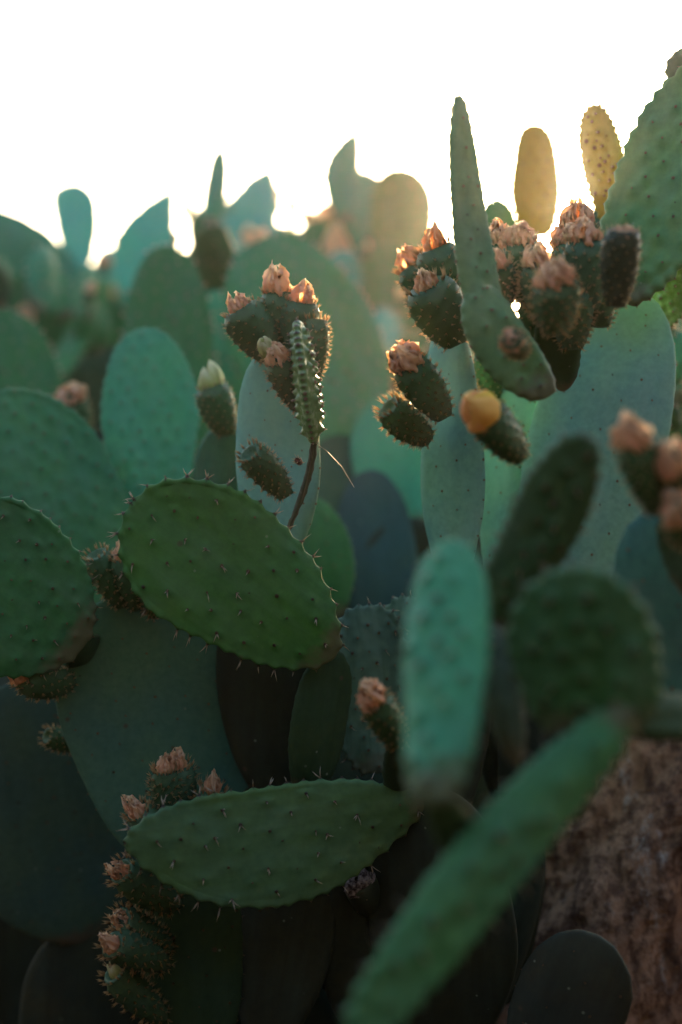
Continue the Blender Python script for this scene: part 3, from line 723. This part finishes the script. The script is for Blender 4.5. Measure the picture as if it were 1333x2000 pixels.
# ---- far plants against the sky
def far(label, pads, fl, stems, g, ymin=490, avoid=None):
    p = plant(label, g[0], 1200, g[1], 'cacti along the skyline')
    for (b0, t0, w, roll, side, col, *ab) in pads:
        t0 = (t0[0], t0[1], t0[2] + {TB: .35, TG: .12}.get(col, -.15))
        pad(p, b0, t0, w, roll=roll, T=.016, a=ab[0] if ab else .62, b=ab[1] if ab else .42, side=side, col=col, sp=.05, bump=.004, br=.014, spines=(0, 0), tuft=2, tlen=.008, cush=.005, res=(32, 48), wave=.012, tmat=M_SPINE)
    rng = random.Random(int(g[0]) + 3)
    for k in range(8):
        x = g[0] + rng.uniform(-120, 120); y = rng.uniform(590, 800); d = g[1] - rng.uniform(.1, .7); an = rng.uniform(-.7, .7); ln = rng.uniform(95, 150)
        y = max(y, ymin + ln)
        if avoid and avoid[0] < x < avoid[1]: continue
        c_ = rng.choice([TG, TB, GREEN, DARKG, (.045, .18, .06)])
        tp = (x + ln * math.sin(an), y - ln * math.cos(an), d + rng.uniform(-.15, .3))
        pad(p, (x, y, d), tp, rng.uniform(34, 52), roll=rng.uniform(-55, 55), T=.016, col=c_, sp=.05, bump=.004, br=.014, spines=(0, 1), slen=(.012, .025), tuft=3, tlen=.009, cush=.005,
            res=(32, 48), wave=.01, tmat=M_SPINE, rim_tuft=2)
        if rng.random() < .6:
            q = (tp[0] + rng.uniform(-18, 18), tp[1] + 8, tp[2]); r0 = rng.uniform(9, 14)
            fruit(p, q, (q[0] + rng.uniform(-10, 10), q[1] - rng.uniform(22, 34), q[2]), r0, (rng.uniform(14, 24), r0 * .75), res=(12, 18), n_ar=20, nh=3, hair=.008)
    for (b0, t0, r, f_) in fl: fruit(p, b0, t0, r, f_, res=(12, 18), n_ar=20, nh=3, hair=.008)
    for k, (x, y, d) in enumerate(stems): stem_down(p, P(x, y, d), ground_at(g[0], 1200, g[1]), .17, seed=int(x) + k)
    return p
TG = (.032, .165, .095); TB = (.04, .24, .19)
far('far prickly pear with a broad pad sloping down and a paddle narrowing to its foot', [
    ((170, 570, 4.6), (-120, 425, 4.5), 76, 8, 0, TG), ((158, 560, 4.6), (140, 360, 4.6), 45, 5, 4, TB, 1.0, .36),
    ((30, 760, 4.6), (60, 540, 4.6), 80, 0, 0, GREEN), ((150, 740, 4.8), (165, 540, 5.0), 60, 0, 0, GREEN), ((40, 900, 4.4), (20, 720, 4.5), 80, 0, 0, DARKG), ((230, 860, 4.6), (190, 680, 4.7), 70, 0, 0, DARKG), ((130, 900, 4.7), (130, 680, 4.7), 70, 0, 0, GREEN)],
    [((48, 650, 4.2), (46, 628, 4.2), 14, (26, 16)), ((206, 536, 4.6), (203, 518, 4.6), 12, (22, 14))], [(30, 750, 4.6), (230, 850, 4.6)], (90, 4.6))
far('far prickly pear with a pointed pad like a shark fin', [
    ((296, 620, 4.8), (336, 372, 4.8), 58, 0, -34, TB, .6, .8), ((225, 640, 5.2), (222, 480, 5.2), 40, 10, 0, TB), ((250, 740, 5.6), (270, 540, 5.6), 80, 0, 0, TG), ((330, 760, 5.4), (340, 520, 5.4), 60, 0, 0, GREEN)],
    [((345, 492, 5.2), (340, 474, 5.2), 12, (24, 14)), ((240, 500, 5.2), (236, 482, 5.2), 10, (20, 12))], [(250, 730, 5.6)], (260, 5.6))
far('far prickly pear carrying a thin upright edge-on pad and a humped dark pad', [
    ((410, 450, 3.7), (428, 292, 3.7), 19, 20, 3, TG, .4, .6), ((440, 640, 4.0), (412, 435, 3.8), 40, 0, 0, (.03, .11, .055)), ((480, 520, 5.3), (385, 408, 5.3), 56, 6, 0, (.03, .11, .055)), ((500, 560, 5.0), (528, 335, 5.0), 54, 0, -26, TB, .6, .75), ((440, 480, 5.7), (480, 390, 5.7), 40, 0, 0, TB),
    ((430, 620, 5.4), (440, 460, 5.4), 76, 0, 0, (.03, .11, .055)), ((540, 600, 5.5), (560, 440, 5.5), 60, 0, 0, GREEN), ((470, 780, 5.2), (455, 580, 5.2), 80, 0, 0, DARKG)],
    [((490, 482, 4.8), (489, 467, 4.8), 12, (22, 14)), ((545, 420, 5.4), (540, 390, 5.4), 12, (26, 14)), ((575, 440, 5.4), (572, 412, 5.4), 12, (26, 14)), ((370, 430, 5.0), (366, 412, 5.0), 11, (22, 12))], [(470, 770, 5.2)], (470, 5.3))
far('far prickly pear with a curved horn-like pad above two rounded pads', [
    ((676, 440, 4.0), (692, 256, 4.0), 34, 10, -16, TG, .6, .6), ((735, 560, 4.5), (690, 335, 4.45), 62, 0, 8, TG), ((775, 560, 4.3), (780, 328, 4.3), 62, 6, 10, (.028, .13, .040)),
    ((760, 760, 4.2), (745, 480, 4.25), 84, 0, 0, GREEN), ((620, 620, 4.6), (625, 430, 4.7), 50, 0, 0, GREEN)],
    [((640, 540, 4.2), (648, 490, 4.2), 14, (46, 16)), ((675, 545, 4.1), (668, 500, 4.1), 14, (50, 18)), ((650, 440, 4.5), (648, 422, 4.5), 12, (26, 14)), ((605, 455, 5.0), (604, 436, 5.0), 12, (26, 14)), ((622, 445, 5.2), (628, 420, 5.2), 11, (22, 13))], [(760, 750, 4.2), (620, 610, 4.6)], (720, 4.4))
far('far prickly pear half hidden behind the crown of backlit fruits', [
    ((900, 860, 4.8), (885, 640, 4.8), 70, 0, 0, TG), ((1040, 860, 4.9), (1030, 640, 4.9), 90, 0, 0, TG), ((960, 960, 4.8), (970, 720, 4.8), 100, 0, 0, GREEN)],
    [], [(960, 950, 4.8)], (960, 4.8), 640)
far('far prickly pear showing beside the large blue-grey pad at the right', [
    ((1330, 760, 3.2), (1310, 600, 3.2), 60, 0, 0, TG), ((1330, 900, 3.0), (1345, 720, 3.1), 70, 0, 0, GREEN), ((1280, 1000, 3.2), (1290, 800, 3.2), 60, 0, 0, GREEN)],
    [((1320, 760, 2.8), (1306, 700, 2.8), 22, (50, 22)), ((1325, 840, 2.8), (1300, 785, 2.8), 22, (60, 24))], [(1330, 890, 3.0)], (1330, 3.1), 640)

# ---- undergrowth: low pads between the stems, thicket shade put into their dark colours
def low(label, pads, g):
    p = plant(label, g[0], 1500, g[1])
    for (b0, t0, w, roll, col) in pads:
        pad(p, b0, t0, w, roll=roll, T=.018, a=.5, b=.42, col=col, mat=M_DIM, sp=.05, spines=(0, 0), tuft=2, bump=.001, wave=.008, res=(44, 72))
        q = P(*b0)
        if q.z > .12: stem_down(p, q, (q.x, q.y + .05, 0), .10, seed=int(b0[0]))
    return p
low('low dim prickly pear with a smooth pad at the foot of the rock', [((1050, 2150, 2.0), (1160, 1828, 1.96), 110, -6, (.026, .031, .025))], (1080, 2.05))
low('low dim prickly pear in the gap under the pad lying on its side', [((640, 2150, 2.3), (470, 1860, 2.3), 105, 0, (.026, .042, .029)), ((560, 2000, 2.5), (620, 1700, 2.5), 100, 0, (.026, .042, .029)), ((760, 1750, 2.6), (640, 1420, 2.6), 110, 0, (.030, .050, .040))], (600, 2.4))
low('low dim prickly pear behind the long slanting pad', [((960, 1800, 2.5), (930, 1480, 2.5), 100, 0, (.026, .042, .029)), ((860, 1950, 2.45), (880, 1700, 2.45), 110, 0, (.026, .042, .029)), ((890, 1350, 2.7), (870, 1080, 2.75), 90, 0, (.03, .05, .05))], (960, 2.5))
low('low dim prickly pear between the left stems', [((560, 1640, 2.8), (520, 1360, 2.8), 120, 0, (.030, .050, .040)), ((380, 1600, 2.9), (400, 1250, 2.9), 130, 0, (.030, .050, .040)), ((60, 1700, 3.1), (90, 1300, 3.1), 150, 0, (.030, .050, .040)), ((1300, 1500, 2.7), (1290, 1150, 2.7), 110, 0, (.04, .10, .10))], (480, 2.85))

# ================================================================== rock
def rock():
    rng = np.random.RandomState(5)
    n, mrows = 200, 190
    c = P(1335, 2000, 2.65); zt = P(0, 1330, 2.5).z
    V = []
    def vn(x, y, z):
        s = 0
        for q, (f, a_) in enumerate(((5, .045), (11, .022), (23, .013), (47, .008), (97, .005), (160, .003))):
            s += a_ * (math.sin(f * x + q * 1.3 + 2 * math.sin(f * .7 * z)) * math.cos(f * y * .9 + q) + .6 * math.sin(f * 1.3 * z + 1.7 * math.sin(f * x)))
        return s
    for i in range(mrows):
        p = i / (mrows - 1); z = -.08 + (zt + .12) * p
        prof = .36 * (1 - .30 * p ** 1.4) * (1 - max(0, (p - .86) / .14) ** 2 * .75)
        for j in range(n):
            an = 2 * math.pi * j / n
            x, y = math.cos(an), math.sin(an)
            # blocky plan
            r = prof / (abs(x) ** 3.2 + abs(y) ** 3.2) ** (1 / 3.2)
            w = vn(x * .4 + 2, y * .4, z * .7)
            r += w + rng.uniform(-.0025, .0025)
            V.append((c.x - .20 + .19 * p + x * r, c.y + .03 + y * r, z))
    F = [(i * n + j, i * n + (j + 1) % n, (i + 1) * n + (j + 1) % n, (i + 1) * n + j) for i in range(mrows - 1) for j in range(n)]
    V.append((c.x + .03, c.y, zt + .05)); F += [((mrows - 1) * n + j, (mrows - 1) * n + (j + 1) % n, len(V) - 1) for j in range(n)]
    m, nn, l = nt_new('rock_crust'); tc = nn.new('ShaderNodeTexCoord')
    mp = nn.new('ShaderNodeMapping'); mp.inputs['Scale'].default_value = (1, 1, .45); l.new(tc.outputs['Object'], mp.inputs[0]); v = mp.outputs[0]
    c0 = mixc(nn, l, ramp(nn, l, noise(nn, l, v, 7, 6, .65), .35, .65), (.28, .13, .07, 1), (.55, .33, .20, 1))
    c0 = mixc(nn, l, ramp(nn, l, noise(nn, l, v, 45, 6, .7), .42, .56), mixc(nn, l, 1.0, c0, (.35, .30, .28, 1), 'MULTIPLY'), c0)
    li = mul(nn, l, ramp(nn, l, noise(nn, l, v, 9, 6, .75), .54, .62), ramp(nn, l, noise(nn, l, v, 70, 4, .7), .42, .6))
    c0 = mixc(nn, l, mul(nn, l, li, .8), c0, (.55, .53, .49, 1))
    gr = ramp(nn, l, noise(nn, l, tc.outputs['Object'], 190, 3, .7), .66, .72)
    c0 = mixc(nn, l, mul(nn, l, gr, .6), c0, (.42, .34, .27, 1))
    b = nn.new('ShaderNodeBsdfPrincipled'); b.inputs['Roughness'].default_value = .85; l.new(c0, b.inputs['Base Color'])
    bp = nn.new('ShaderNodeBump'); bp.inputs['Strength'].default_value = 1; bp.inputs['Distance'].default_value = .022
    l.new(mul(nn, l, mul(nn, l, noise(nn, l, v, 35, 7, .7), 1.0), mul(nn, l, noise(nn, l, tc.outputs['Object'], 150, 4, .7), .4), 'ADD'), bp.inputs['Height'])
    l.new(bp.outputs[0], b.inputs['Normal'])
    o = nn.new('ShaderNodeOutputMaterial'); l.new(b.outputs[0], o.inputs[0])
    ob = mesh_obj('rock', V, F, m, None, (c.x, c.y, 0))
    ob['label'] = 'rough reddish-brown rock with pale lichen patches behind the slanting pad'; ob['category'] = 'rock'
rock()

# ================================================================== a dry hair of grass caught on the young pad
h = Hairs()
pts = [P(x, y, d) for x, y, d in ((612, 862, 2.05), (640, 882, 2.04), (668, 912, 2.03), (692, 952, 2.03))]
V, Fc, T_ = [], [], []
for i, p in enumerate(pts):
    for k in range(3): V.append((p.x + .0005 * math.cos(k * 2.09), p.y + .0004 * math.sin(k * 2.09), p.z + .0003 * k)); T_.append(1)
for i in range(3):
    for k in range(3): Fc.append((i * 3 + k, i * 3 + (k + 1) % 3, i * 3 + 3 + (k + 1) % 3, i * 3 + 3 + k))
g_ = mesh_obj('dry_grass_stalk', V, Fc, M_SPINE, None, pts[0], attrs={'tip': T_})
g_['label'] = 'hair-thin dry stalk hanging from the foot of the knobbly young pad'; g_['category'] = 'grass stalk'

# ================================================================== thin haze added for the glow round the low sun
def haze(density):
    x0, x1, y0, y1, z0, z1 = -30, 30, -12, 40, -1.2, 3.2
    V = [(x, y, z) for x in (x0, x1) for y in (y0, y1) for z in (z0, z1)]
    Fh = [(0, 1, 3, 2), (4, 6, 7, 5), (0, 4, 5, 1), (2, 3, 7, 6), (0, 2, 6, 4), (1, 5, 7, 3)]
    m, n, l = nt_new('air')
    v = n.new('ShaderNodeVolumePrincipled'); v.inputs['Color'].default_value = (.95, .95, .92, 1)
    v.inputs['Density'].default_value = density; v.inputs['Anisotropy'].default_value = .91
    o = n.new('ShaderNodeOutputMaterial'); l.new(v.outputs[0], o.inputs['Volume'])
    ob = mesh_obj('haze', V, Fh, m, smooth=False); ob['kind'] = 'stuff'; ob['label'] = 'thin haze added for the glow round the sun'; ob['category'] = 'haze'
HAZE = 0.0014
if HAZE: haze(HAZE)

for o in S.objects:
    if '_w' in o: del o['_w']
